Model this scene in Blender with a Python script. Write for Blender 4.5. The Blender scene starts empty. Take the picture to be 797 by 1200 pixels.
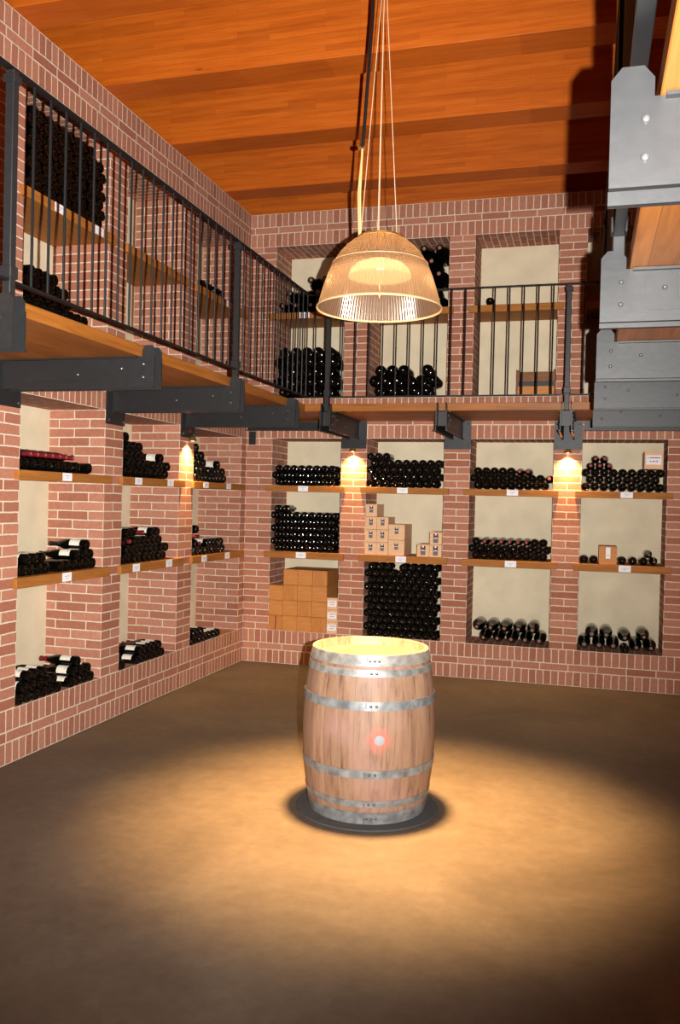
import bpy, bmesh, math, random
from math import sin, cos, pi, radians, sqrt
from mathutils import Vector, Matrix
random.seed(7)
SC = bpy.context.scene
COL = SC.collection

# ------------------------------------------------------------------ materials
def new_mat(name):
    m = bpy.data.materials.new(name); m.use_nodes = True
    nt = m.node_tree; nt.nodes.clear()
    out = nt.nodes.new('ShaderNodeOutputMaterial')
    b = nt.nodes.new('ShaderNodeBsdfPrincipled')
    nt.links.new(b.outputs[0], out.inputs[0])
    return m, nt, b, out
def N(nt, t, **kw):
    n = nt.nodes.new(t)
    for k, v in kw.items():
        if hasattr(n, k): setattr(n, k, v)
        else: n.inputs[k.replace('_', ' ')].default_value = v
    return n
def ramp(nt, stops):
    r = nt.nodes.new('ShaderNodeValToRGB'); e = r.color_ramp.elements
    while len(e) < len(stops): e.new(.5)
    for i, (p, c) in enumerate(stops):
        e[i].position = p; e[i].color = (*c, 1)
    return r
def simple(name, col, rough=.5, metal=0, spec=.5, noise=0, nscale=20, bump=0, coat=0):
    m, nt, b, o = new_mat(name)
    b.inputs['Base Color'].default_value = (*col, 1); b.inputs['Roughness'].default_value = rough
    b.inputs['Metallic'].default_value = metal; b.inputs['Specular IOR Level'].default_value = spec
    b.inputs['Coat Weight'].default_value = coat
    tc = N(nt, 'ShaderNodeTexCoord')
    if noise:
        n = N(nt, 'ShaderNodeTexNoise', Scale=nscale, Detail=5.0); nt.links.new(tc.outputs['Object'], n.inputs['Vector'])
        r = ramp(nt, [(.3, tuple(c*(1-noise) for c in col)), (.7, tuple(min(1, c*(1+noise)) for c in col))])
        nt.links.new(n.outputs['Fac'], r.inputs[0]); nt.links.new(r.outputs[0], b.inputs['Base Color'])
        if bump:
            bp = N(nt, 'ShaderNodeBump', Strength=bump, Distance=.01); nt.links.new(n.outputs['Fac'], bp.inputs['Height'])
            nt.links.new(bp.outputs[0], b.inputs['Normal'])
    return m
BW, BH = .253, .0665
def brick_mat(name, width, off, cols, mortar):
    m, nt, b, o = new_mat(name)
    uv = N(nt, 'ShaderNodeUVMap'); uv.uv_map = 'UVMap'
    geo = N(nt, 'ShaderNodeTexCoord')
    # slight waviness of the joints
    wn = N(nt, 'ShaderNodeTexNoise', Scale=9.0, Detail=2.0); nt.links.new(geo.outputs['Object'], wn.inputs['Vector'])
    sub = N(nt, 'ShaderNodeVectorMath', operation='SUBTRACT'); sub.inputs[1].default_value = (.5, .5, .5)
    nt.links.new(wn.outputs['Color'], sub.inputs[0])
    sc = N(nt, 'ShaderNodeVectorMath', operation='SCALE'); sc.inputs['Scale'].default_value = .008
    nt.links.new(sub.outputs[0], sc.inputs[0])
    add = N(nt, 'ShaderNodeVectorMath', operation='ADD'); nt.links.new(uv.outputs[0], add.inputs[0]); nt.links.new(sc.outputs[0], add.inputs[1])
    br = N(nt, 'ShaderNodeTexBrick', offset=off, offset_frequency=2, squash=1.0)
    br.inputs['Scale'].default_value = 1; br.inputs['Mortar Size'].default_value = .0056; br.inputs['Mortar Smooth'].default_value = .25
    br.inputs['Bias'].default_value = -.1; br.inputs['Brick Width'].default_value = width; br.inputs['Row Height'].default_value = BH
    br.inputs['Color1'].default_value = (*cols[0], 1); br.inputs['Color2'].default_value = (*cols[1], 1); br.inputs['Mortar'].default_value = (*mortar, 1)
    nt.links.new(add.outputs[0], br.inputs['Vector'])
    n = N(nt, 'ShaderNodeTexNoise', Scale=35.0, Detail=6.0, Roughness=.7); nt.links.new(geo.outputs['Object'], n.inputs['Vector'])
    r = ramp(nt, [(.3, (.72, .72, .74)), (.7, (1.22, 1.2, 1.18))]); nt.links.new(n.outputs['Fac'], r.inputs[0])
    mx = N(nt, 'ShaderNodeMix', data_type='RGBA', blend_type='MULTIPLY'); mx.inputs['Factor'].default_value = .6
    nt.links.new(br.outputs['Color'], mx.inputs[6]); nt.links.new(r.outputs[0], mx.inputs[7])
    nt.links.new(mx.outputs[2], b.inputs['Base Color'])
    b.inputs['Roughness'].default_value = .9; b.inputs['Specular IOR Level'].default_value = .2
    inv = N(nt, 'ShaderNodeMath', operation='MULTIPLY_ADD'); inv.inputs[1].default_value = -1; inv.inputs[2].default_value = 1
    nt.links.new(br.outputs['Fac'], inv.inputs[0])
    ad = N(nt, 'ShaderNodeMath', operation='MULTIPLY_ADD'); ad.inputs[1].default_value = .25; nt.links.new(n.outputs['Fac'], ad.inputs[0]); nt.links.new(inv.outputs[0], ad.inputs[2])
    bp = N(nt, 'ShaderNodeBump', Strength=.7, Distance=.006); nt.links.new(ad.outputs[0], bp.inputs['Height']); nt.links.new(bp.outputs[0], b.inputs['Normal'])
    return m
BC = [(.44, .193, .122), (.30, .110, .065)]
MORTAR = (.66, .53, .40)
M = {}
M['stretcher'] = brick_mat('brick running bond', BW, .5, BC, MORTAR)
M['soldier'] = brick_mat('brick soldier course', BH*2, 0, BC, MORTAR)

def wood_mat(name, stops, axis='X', stretch=14, scale=3.0, rough=.5, knots=False, plank=None, coat=0, lam=None, spec=.25):
    """grain runs along AXIS of the object's coordinates"""
    m, nt, b, o = new_mat(name)
    tc = N(nt, 'ShaderNodeTexCoord'); mp = N(nt, 'ShaderNodeMapping')
    s = {'X': (1, stretch, stretch), 'Y': (stretch, 1, stretch), 'Z': (stretch, stretch, 1)}[axis]
    mp.inputs['Scale'].default_value = s
    nt.links.new(tc.outputs['Object'], mp.inputs['Vector'])
    n = N(nt, 'ShaderNodeTexNoise', Scale=scale, Detail=6.0, Roughness=.62, Distortion=.6); nt.links.new(mp.outputs[0], n.inputs['Vector'])
    r = ramp(nt, stops); nt.links.new(n.outputs['Fac'], r.inputs[0])
    col = r.outputs[0]
    if plank or lam:
        w, l = plank or lam
        sx = N(nt, 'ShaderNodeSeparateXYZ'); nt.links.new(tc.outputs['Object'], sx.inputs[0])
        cb = N(nt, 'ShaderNodeCombineXYZ')
        a = {'X': 'X', 'Y': 'Y', 'Z': 'Z'}[axis]
        nt.links.new(sx.outputs[a], cb.inputs[0])
        others = [q for q in 'XYZ' if q != a]
        if lam:                 # lamellae stacked in height
            nt.links.new(sx.outputs['Z'], cb.inputs[1])
        else:
            nt.links.new(sx.outputs[others[0]], cb.inputs[1])
        br = N(nt, 'ShaderNodeTexBrick', offset=.37, offset_frequency=2)
        br.inputs['Scale'].default_value = 1; br.inputs['Mortar Size'].default_value = .0012; br.inputs['Mortar Smooth'].default_value = .3
        br.inputs['Brick Width'].default_value = l; br.inputs['Row Height'].default_value = w
        br.inputs['Color1'].default_value = (1.12, 1.1, 1.05, 1); br.inputs['Color2'].default_value = (.8, .76, .72, 1) if not lam else (.80, .73, .66, 1)
        br.inputs['Mortar'].default_value = (.38, .34, .3, 1) if not lam else (.8, .75, .7, 1)
        br.inputs['Bias'].default_value = -.35 if lam else 0
        nt.links.new(cb.outputs[0], br.inputs['Vector'])
        mx = N(nt, 'ShaderNodeMix', data_type='RGBA', blend_type='MULTIPLY'); mx.inputs['Factor'].default_value = 1
        nt.links.new(col, mx.inputs[6]); nt.links.new(br.outputs['Color'], mx.inputs[7]); col = mx.outputs[2]
    if knots:
        mp2 = N(nt, 'ShaderNodeMapping'); s2 = {'X': (.55, 1.6, 1.6), 'Y': (1.6, .55, 1.6), 'Z': (1.6, 1.6, .55)}[axis]; mp2.inputs['Scale'].default_value = s2
        nt.links.new(tc.outputs['Object'], mp2.inputs['Vector'])
        v = N(nt, 'ShaderNodeTexVoronoi', Scale=2.6); nt.links.new(mp2.outputs[0], v.inputs['Vector'])
        r2 = ramp(nt, [(.02, (.3, .2, .15)), (.065, (1, 1, 1))]); nt.links.new(v.outputs['Distance'], r2.inputs[0])
        mx = N(nt, 'ShaderNodeMix', data_type='RGBA', blend_type='MULTIPLY'); mx.inputs['Factor'].default_value = .85
        nt.links.new(col, mx.inputs[6]); nt.links.new(r2.outputs[0], mx.inputs[7]); col = mx.outputs[2]
    nt.links.new(col, b.inputs['Base Color'])
    b.inputs['Roughness'].default_value = rough; b.inputs['Coat Weight'].default_value = coat; b.inputs['Specular IOR Level'].default_value = spec
    bp = N(nt, 'ShaderNodeBump', Strength=.15, Distance=.003); nt.links.new(n.outputs['Fac'], bp.inputs['Height']); nt.links.new(bp.outputs[0], b.inputs['Normal'])
    return m
GL = [(.25, (.34, .064, .004)), (.5, (.42, .090, .006)), (.75, (.48, .118, .012))]
M['glulam'] = wood_mat('orange glulam', GL, 'X', 16, 2.2, .5, knots=True, lam=(.04, .62))
M['ceil_board'] = wood_mat('orange ceiling boards', GL, 'Y', 16, 2.2, .55, plank=(.14, 3))
DK = [(.25, (.20, .066, .010)), (.5, (.30, .106, .018)), (.75, (.37, .142, .028))]
M['deck_y'] = wood_mat('deck timber along y', DK, 'Y', 14, 2.5, .45, plank=(.09, 2.6))
M['deck_x'] = wood_mat('deck timber along x', DK, 'X', 14, 2.5, .45, plank=(.09, 2.6))
SH = [(.25, (.24, .085, .017)), (.5, (.33, .125, .027)), (.75, (.42, .17, .042))]
M['shelf_x'] = wood_mat('shelf oak along x', SH, 'X', 14, 4, .65, spec=.15)
M['crate'] = wood_mat('pine crate', [(.25, (.40, .155, .035)), (.5, (.50, .205, .052)), (.75, (.56, .25, .075))], 'X', 9, 5, .6)
M['crate_y'] = wood_mat('pine crate plain', [(.25, (.38, .14, .03)), (.5, (.46, .18, .045)), (.75, (.53, .23, .068))], 'Z', 6, 5, .6)
M['palebox'] = wood_mat('pale pine box', [(.25, (.62, .36, .19)), (.5, (.70, .43, .24)), (.75, (.75, .49, .29))], 'X', 8, 5, .6)
M['darkcrate'] = wood_mat('brown crate', [(.3, (.16, .062, .02)), (.7, (.25, .11, .04))], 'X', 9, 5, .6)
M['steel'] = simple('graphite painted steel', (.0150, .0152, .0158), .46, 0, .38, .12, 30, .05)
M['galv'] = simple('galvanised steel', (.20, .208, .208), .45, .3, .4, .4, 22, .05)
M['blacksteel'] = simple('black painted steel', (.006, .0062, .0068), .45, 0, .35)
M['bolt'] = simple('bolt steel', (.10, .10, .105), .35, .5)
M['plaster'] = simple('cream plaster', (.66, .57, .40), .95, 0, .1, .09, 4, .04)
M['glass'] = simple('dark bottle glass', (.0012, .0015, .0012), .10, 0, .5)
M['foil_red'] = simple('red capsule foil', (.15, .007, .012), .6, 0, .25)
M['foil_dark'] = simple('dark capsule foil', (.012, .010, .010), .35)
M['cork'] = simple('cork', (.26, .135, .09), .9, 0, .1)
M['label'] = simple('bottle label paper', (.72, .66, .54), .8, 0, .2, .06, 60)
M['paper'] = simple('white card', (.80, .80, .82), .8)
M['ink'] = simple('black ink', (.03, .03, .04), .8)
M['grey_ink'] = simple('grey ink', (.35, .36, .42), .8)
M['red_ink'] = simple('red ink', (.62, .06, .12), .8)
M['label_dark'] = simple('dark maroon label', (.05, .012, .016), .6)
M['label_grey'] = simple('grey label', (.10, .10, .115), .6)
M['mat'] = simple('dark rubber mat', (.062, .059, .057), .8, 0, .3, .12, 25)
M['brass'] = simple('brass', (.75, .47, .16), .3, .9)
M['cable_gold'] = simple('gold coloured cable', (.85, .60, .25), .4, .3)
M['wire'] = simple('steel wire', (.80, .58, .36), .4, .3)

def emis(name, col, s):
    m = bpy.data.materials.new(name); m.use_nodes = True; nt = m.node_tree; nt.nodes.clear()
    o = nt.nodes.new('ShaderNodeOutputMaterial'); e = nt.nodes.new('ShaderNodeEmission')
    e.inputs[0].default_value = (*col, 1); e.inputs[1].default_value = s; nt.links.new(e.outputs[0], o.inputs[0]); return m
M['bulb'] = emis('warm lamp filament glass', (1, .82, .6), 14)
M['bulb_small'] = emis('warm halogen', (1, .66, .28), 14)

def floor_mat():
    m, nt, b, o = new_mat('worn brown concrete')
    tc = N(nt, 'ShaderNodeTexCoord')
    n1 = N(nt, 'ShaderNodeTexNoise', Scale=1.1, Detail=7.0, Roughness=.62, Distortion=.5); nt.links.new(tc.outputs['Object'], n1.inputs['Vector'])
    r1 = ramp(nt, [(.3, (.080, .057, .039)), (.5, (.108, .078, .054)), (.72, (.138, .104, .074))]); nt.links.new(n1.outputs['Fac'], r1.inputs[0])
    n2 = N(nt, 'ShaderNodeTexNoise', Scale=14.0, Detail=6.0, Roughness=.7); nt.links.new(tc.outputs['Object'], n2.inputs['Vector'])
    r2 = ramp(nt, [(.3, (.84, .84, .84)), (.7, (1.12, 1.12, 1.12))]); nt.links.new(n2.outputs['Fac'], r2.inputs[0])
    mx = N(nt, 'ShaderNodeMix', data_type='RGBA', blend_type='MULTIPLY'); mx.inputs['Factor'].default_value = 1
    nt.links.new(r1.outputs[0], mx.inputs[6]); nt.links.new(r2.outputs[0], mx.inputs[7])
    # pale scuffs
    v = N(nt, 'ShaderNodeTexNoise', Scale=5.0, Detail=8.0, Roughness=.75); nt.links.new(tc.outputs['Object'], v.inputs['Vector'])
    r3 = ramp(nt, [(.60, (0, 0, 0)), (.72, (1, 1, 1))]); nt.links.new(v.outputs['Fac'], r3.inputs[0])
    ml = N(nt, 'ShaderNodeMath', operation='MULTIPLY'); ml.inputs[1].default_value = .35; nt.links.new(r3.outputs[0], ml.inputs[0])
    mx2 = N(nt, 'ShaderNodeMix', data_type='RGBA'); nt.links.new(ml.outputs[0], mx2.inputs['Factor']); nt.links.new(mx.outputs[2], mx2.inputs[6]); mx2.inputs[7].default_value = (.19, .15, .11, 1)
    nt.links.new(mx2.outputs[2], b.inputs['Base Color'])
    b.inputs['Roughness'].default_value = .62; b.inputs['Specular IOR Level'].default_value = .3
    bp = N(nt, 'ShaderNodeBump', Strength=.12, Distance=.004); nt.links.new(n2.outputs['Fac'], bp.inputs['Height']); nt.links.new(bp.outputs[0], b.inputs['Normal'])
    return m
M['floor'] = floor_mat()

def barrel_mat():
    m, nt, b, o = new_mat('weathered oak staves')
    tc = N(nt, 'ShaderNodeTexCoord'); sx = N(nt, 'ShaderNodeSeparateXYZ'); nt.links.new(tc.outputs['Object'], sx.inputs[0])
    at = N(nt, 'ShaderNodeMath', operation='ARCTAN2'); nt.links.new(sx.outputs['Y'], at.inputs[0]); nt.links.new(sx.outputs['X'], at.inputs[1])
    cb = N(nt, 'ShaderNodeCombineXYZ'); nt.links.new(sx.outputs['Z'], cb.inputs[0]); nt.links.new(at.outputs[0], cb.inputs[1])
    br = N(nt, 'ShaderNodeTexBrick', offset=0.0); br.inputs['Scale'].default_value = 1; br.inputs['Brick Width'].default_value = 5; br.inputs['Row Height'].default_value = 2*pi/26
    br.inputs['Mortar Size'].default_value = .004; br.inputs['Mortar Smooth'].default_value = .4
    br.inputs['Color1'].default_value = (1.14, 1.12, 1.08, 1); br.inputs['Color2'].default_value = (.84, .80, .78, 1); br.inputs['Mortar'].default_value = (.55, .47, .42, 1)
    off = N(nt, 'ShaderNodeVectorMath', operation='ADD'); off.inputs[1].default_value = (2.5, 10, 0); nt.links.new(cb.outputs[0], off.inputs[0]); nt.links.new(off.outputs[0], br.inputs['Vector'])
    mp = N(nt, 'ShaderNodeMapping'); mp.inputs['Scale'].default_value = (30, 30, 2.2); nt.links.new(tc.outputs['Object'], mp.inputs['Vector'])
    n = N(nt, 'ShaderNodeTexNoise', Scale=1.0, Detail=7.0, Roughness=.7); nt.links.new(mp.outputs[0], n.inputs['Vector'])
    r = ramp(nt, [(.30, (.095, .043, .024)), (.46, (.235, .135, .083)), (.72, (.315, .198, .125))]); nt.links.new(n.outputs['Fac'], r.inputs[0])
    mx = N(nt, 'ShaderNodeMix', data_type='RGBA', blend_type='MULTIPLY'); mx.inputs['Factor'].default_value = 1
    nt.links.new(r.outputs[0], mx.inputs[6]); nt.links.new(br.outputs['Color'], mx.inputs[7])
    # purple wine stain patches round the belly
    n2 = N(nt, 'ShaderNodeTexNoise', Scale=4.0, Detail=3.0); nt.links.new(tc.outputs['Object'], n2.inputs['Vector'])
    r2 = ramp(nt, [(.5, (0, 0, 0)), (.7, (1, 1, 1))]); nt.links.new(n2.outputs['Fac'], r2.inputs[0])
    ml = N(nt, 'ShaderNodeMath', operation='MULTIPLY'); ml.inputs[1].default_value = .4; nt.links.new(r2.outputs[0], ml.inputs[0])
    mx2 = N(nt, 'ShaderNodeMix', data_type='RGBA'); nt.links.new(ml.outputs[0], mx2.inputs['Factor']); nt.links.new(mx.outputs[2], mx2.inputs[6]); mx2.inputs[7].default_value = (.34, .19, .17, 1)
    # red ring painted round the bung
    dist = N(nt, 'ShaderNodeVectorMath', operation='DISTANCE'); nt.links.new(tc.outputs['Object'], dist.inputs[0]); dist.inputs[1].default_value = BUNG
    n3 = N(nt, 'ShaderNodeTexNoise', Scale=30.0, Detail=3.0); nt.links.new(tc.outputs['Object'], n3.inputs['Vector'])
    ma = N(nt, 'ShaderNodeMath', operation='MULTIPLY_ADD'); ma.inputs[1].default_value = .06; nt.links.new(n3.outputs['Fac'], ma.inputs[0]); nt.links.new(dist.outputs['Value'], ma.inputs[2])
    r3 = ramp(nt, [(.06, (1, 1, 1)), (.074, (.5, .5, .5)), (.105, (0, 0, 0))]); nt.links.new(ma.outputs[0], r3.inputs[0])
    m3 = N(nt, 'ShaderNodeMath', operation='MULTIPLY'); m3.inputs[1].default_value = .68; nt.links.new(r3.outputs[0], m3.inputs[0])
    mx3 = N(nt, 'ShaderNodeMix', data_type='RGBA'); nt.links.new(m3.outputs[0], mx3.inputs['Factor']); nt.links.new(mx2.outputs[2], mx3.inputs[6]); mx3.inputs[7].default_value = (.62, .12, .085, 1)
    nt.links.new(mx3.outputs[2], b.inputs['Base Color']); b.inputs['Roughness'].default_value = .6
    bp = N(nt, 'ShaderNodeBump', Strength=.25, Distance=.004); nt.links.new(n.outputs['Fac'], bp.inputs['Height']); nt.links.new(bp.outputs[0], b.inputs['Normal'])
    return m
M['lid'] = wood_mat('pale oak barrel head', [(.3, (.19, .12, .062)), (.7, (.26, .17, .088))], 'X', 10, 3, .5, plank=(.09, 4))

def dome_mat():
    m = bpy.data.materials.new('ribbed amber acrylic'); m.use_nodes = True; nt = m.node_tree; nt.nodes.clear()
    o = nt.nodes.new('ShaderNodeOutputMaterial')
    tr = N(nt, 'ShaderNodeBsdfTransparent'); tr.inputs[0].default_value = (.88, .72, .52, 1)
    tl = N(nt, 'ShaderNodeBsdfTranslucent'); tl.inputs[0].default_value = (.80, .56, .32, 1)
    df = N(nt, 'ShaderNodeBsdfDiffuse'); df.inputs[0].default_value = (.30, .205, .145, 1)
    gl = N(nt, 'ShaderNodeBsdfGlossy'); gl.inputs[0].default_value = (.95, .86, .72, 1); gl.inputs['Roughness'].default_value = .16
    tc = N(nt, 'ShaderNodeTexCoord'); sx = N(nt, 'ShaderNodeSeparateXYZ'); nt.links.new(tc.outputs['Object'], sx.inputs[0])
    at = N(nt, 'ShaderNodeMath', operation='ARCTAN2'); nt.links.new(sx.outputs['Y'], at.inputs[0]); nt.links.new(sx.outputs['X'], at.inputs[1])
    mu = N(nt, 'ShaderNodeMath', operation='MULTIPLY'); mu.inputs[1].default_value = 120; nt.links.new(at.outputs[0], mu.inputs[0])
    sn = N(nt, 'ShaderNodeMath', operation='SINE'); nt.links.new(mu.outputs[0], sn.inputs[0])
    mz = N(nt, 'ShaderNodeMath', operation='MULTIPLY'); mz.inputs[1].default_value = 420; nt.links.new(sx.outputs['Z'], mz.inputs[0])
    sz = N(nt, 'ShaderNodeMath', operation='SINE'); nt.links.new(mz.outputs[0], sz.inputs[0])
    gt = N(nt, 'ShaderNodeMath', operation='GREATER_THAN'); gt.inputs[1].default_value = .17; nt.links.new(sx.outputs['Z'], gt.inputs[0])
    mg = N(nt, 'ShaderNodeMath', operation='MULTIPLY'); sz.use_clamp = True; nt.links.new(sz.outputs[0], mg.inputs[0]); nt.links.new(gt.outputs[0], mg.inputs[1])
    sm = N(nt, 'ShaderNodeMath', operation='ADD'); nt.links.new(sn.outputs[0], sm.inputs[0]); nt.links.new(mg.outputs[0], sm.inputs[1])
    bp = N(nt, 'ShaderNodeBump', Strength=.6, Distance=.004); nt.links.new(sm.outputs[0], bp.inputs['Height'])
    for s in (tl, df, gl): nt.links.new(bp.outputs[0], s.inputs['Normal'])
    a = N(nt, 'ShaderNodeMixShader'); a.inputs[0].default_value = .40; nt.links.new(tl.outputs[0], a.inputs[1]); nt.links.new(df.outputs[0], a.inputs[2])
    c = N(nt, 'ShaderNodeMixShader'); c.inputs[0].default_value = .28; nt.links.new(a.outputs[0], c.inputs[1]); nt.links.new(gl.outputs[0], c.inputs[2])
    d = N(nt, 'ShaderNodeMixShader'); d.inputs[0].default_value = .27; nt.links.new(c.outputs[0], d.inputs[1]); nt.links.new(tr.outputs[0], d.inputs[2])
    nt.links.new(d.outputs[0], o.inputs[0]); return m
M['dome'] = dome_mat()
def diffuser_mat():
    m = bpy.data.materials.new('frosted diffuser'); m.use_nodes = True; nt = m.node_tree; nt.nodes.clear()
    o = nt.nodes.new('ShaderNodeOutputMaterial'); a = N(nt, 'ShaderNodeBsdfTranslucent'); a.inputs[0].default_value = (.90, .85, .76, 1)
    d = N(nt, 'ShaderNodeBsdfDiffuse'); d.inputs[0].default_value = (.75, .66, .52, 1); x = N(nt, 'ShaderNodeMixShader'); x.inputs[0].default_value = .4
    nt.links.new(a.outputs[0], x.inputs[1]); nt.links.new(d.outputs[0], x.inputs[2]); nt.links.new(x.outputs[0], o.inputs[0]); return m
M['diffuser'] = diffuser_mat()
M['dome_rim'] = simple('amber acrylic rim', (.62, .42, .22), .35)

# ------------------------------------------------------------------ mesh helpers
class MB:
    def __init__(s): s.v = []; s.f = []; s.mi = []; s.uv = []
    def face(s, pts, mi=0, uv=None):
        b = len(s.v); s.v += [tuple(p) for p in pts]; s.f.append(tuple(range(b, b+len(pts)))); s.mi.append(mi); s.uv.append(uv)
    def box(s, a, b, mi=0):
        (x0, y0, z0), (x1, y1, z1) = a, b
        x0, x1 = sorted((x0, x1)); y0, y1 = sorted((y0, y1)); z0, z1 = sorted((z0, z1))
        B = len(s.v)
        s.v += [(x0,y0,z0),(x1,y0,z0),(x1,y1,z0),(x0,y1,z0),(x0,y0,z1),(x1,y0,z1),(x1,y1,z1),(x0,y1,z1)]
        for q in ((0,3,2,1),(4,5,6,7),(0,1,5,4),(1,2,6,5),(2,3,7,6),(3,0,4,7)):
            s.f.append(tuple(B+i for i in q)); s.mi.append(mi); s.uv.append(None)
    def prism(s, poly, axis, a, b, mi=0):
        """poly: list of 2D points in the plane across AXIS, extruded from a to b"""
        def P(p, t):
            return {'X': (t, p[0], p[1]), 'Y': (p[0], t, p[1]), 'Z': (p[0], p[1], t)}[axis]
        n = len(poly); B = len(s.v)
        s.v += [P(p, a) for p in poly] + [P(p, b) for p in poly]
        s.f.append(tuple(B+i for i in range(n))); s.f.append(tuple(B+n+i for i in reversed(range(n))))
        for i in range(n): s.f.append((B+i, B+n+i, B+n+(i+1) % n, B+(i+1) % n))
        s.mi += [mi]*(n+2); s.uv += [None]*(n+2)
    def lathe(s, prof, seg=24, mi=0, cap=(True, True), mat=None, closed=False):
        """prof: (r, z) list, about Z, optionally moved by matrix"""
        B = len(s.v); n = len(prof)
        for r, z in prof:
            for k in range(seg):
                p = Vector((r*cos(2*pi*k/seg), r*sin(2*pi*k/seg), z))
                s.v.append(tuple(mat @ p if mat else p))
        rng = range(n if closed else n-1)
        for i in rng:
            j = (i+1) % n
            for k in range(seg):
                k2 = (k+1) % seg
                s.f.append((B+i*seg+k, B+i*seg+k2, B+j*seg+k2, B+j*seg+k)); s.mi.append(mi); s.uv.append(None)
        if not closed:
            if cap[0]: s.f.append(tuple(B+k for k in reversed(range(seg)))); s.mi.append(mi); s.uv.append(None)
            if cap[1]: s.f.append(tuple(B+(n-1)*seg+k for k in range(seg))); s.mi.append(mi); s.uv.append(None)
    def tube(s, pts, r, seg=8, mi=0):
        pts = [Vector(p) for p in pts]; B = len(s.v)
        for i, p in enumerate(pts):
            d = (pts[min(i+1, len(pts)-1)]-pts[max(i-1, 0)]).normalized()
            u = d.orthogonal().normalized(); w = d.cross(u)
            if i and abs(d.z) < .999: pass
            for k in range(seg):
                a = 2*pi*k/seg; s.v.append(tuple(p+u*r*cos(a)+w*r*sin(a)))
        for i in range(len(pts)-1):
            for k in range(seg):
                k2 = (k+1) % seg
                s.f.append((B+i*seg+k, B+i*seg+k2, B+(i+1)*seg+k2, B+(i+1)*seg+k)); s.mi.append(mi); s.uv.append(None)
        s.f.append(tuple(B+k for k in reversed(range(seg)))); s.f.append(tuple(B+(len(pts)-1)*seg+k for k in range(seg)))
        s.mi += [mi]*2; s.uv += [None]*2
    def mesh(s, name, mats, smooth=False, bevel=0):
        me = bpy.data.meshes.new(name); me.from_pydata(s.v, [], s.f)
        for m in mats: me.materials.append(m)
        for p, mi in zip(me.polygons, s.mi): p.material_index = mi; p.use_smooth = smooth
        if any(u for u in s.uv):
            ul = me.uv_layers.new(name='UVMap')
            for p, u in zip(me.polygons, s.uv):
                if u:
                    for li, c in zip(p.loop_indices, u): ul.data[li].uv = c
        me.validate()
        bm = bmesh.new(); bm.from_mesh(me)
        if not any(u for u in s.uv): bmesh.ops.recalc_face_normals(bm, faces=bm.faces)
        if bevel: bmesh.ops.bevel(bm, geom=list(bm.edges), offset=bevel, segments=1, affect='EDGES', clamp_overlap=True)
        bm.to_mesh(me); bm.free()
        if smooth:
            me.polygons.foreach_set('use_smooth', [True]*len(me.polygons))
            try: me.set_sharp_from_angle(angle=radians(40))
            except Exception: pass
        return me
    def build(s, name, mats, parent=None, smooth=False, bevel=0, loc=None):
        if not isinstance(mats, (list, tuple)): mats = [mats]
        o = bpy.data.objects.new(name, s.mesh(name, mats, smooth, bevel)); COL.objects.link(o)
        if loc: o.location = loc
        if parent: o.parent = parent
        return o
def tag(o, label, cat=None, group=None):
    o['label'] = label
    if cat: o['category'] = cat
    if group: o['group'] = group
    return o
def empty(name, label, cat, loc=(0, 0, 0), group=None, rz=0):
    o = bpy.data.objects.new(name, None); COL.objects.link(o); o.location = loc; o.rotation_euler = (0, 0, rz); o.empty_display_size = .1
    return tag(o, label, cat, group)
def struct(o): o['kind'] = 'structure'; return o
def copy_tree(o):
    c = o.copy(); COL.objects.link(c)
    for ch in o.children:
        d = ch.copy(); COL.objects.link(d); d.parent = c
        for g in ch.children:
            e = g.copy(); COL.objects.link(e); e.parent = d
    return c
ORD = ['first', 'second', 'third', 'fourth', 'fifth', 'sixth', 'seventh', 'eighth', 'ninth', 'tenth', 'eleventh', 'twelfth', 'thirteenth']

# ------------------------------------------------------------------ camera
CAM = Vector((3.3414, -8.1808, 1.6432))
Rv = Vector((.96117, .27492, .02386)); Uv = Vector((-.02633, .0053, .99964)); Fv = Vector((-.2747, .96145, -.01233))
cd = bpy.data.cameras.new('camera'); cam = bpy.data.objects.new('camera', cd); COL.objects.link(cam)
mw = Matrix((Rv, Uv, -Fv)).transposed().to_4x4(); mw.translation = CAM; cam.matrix_world = mw
cd.sensor_fit = 'VERTICAL'; cd.sensor_height = 36; cd.lens = 36*1012.75/1200; cd.clip_start = .05
SC.camera = cam

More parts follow.
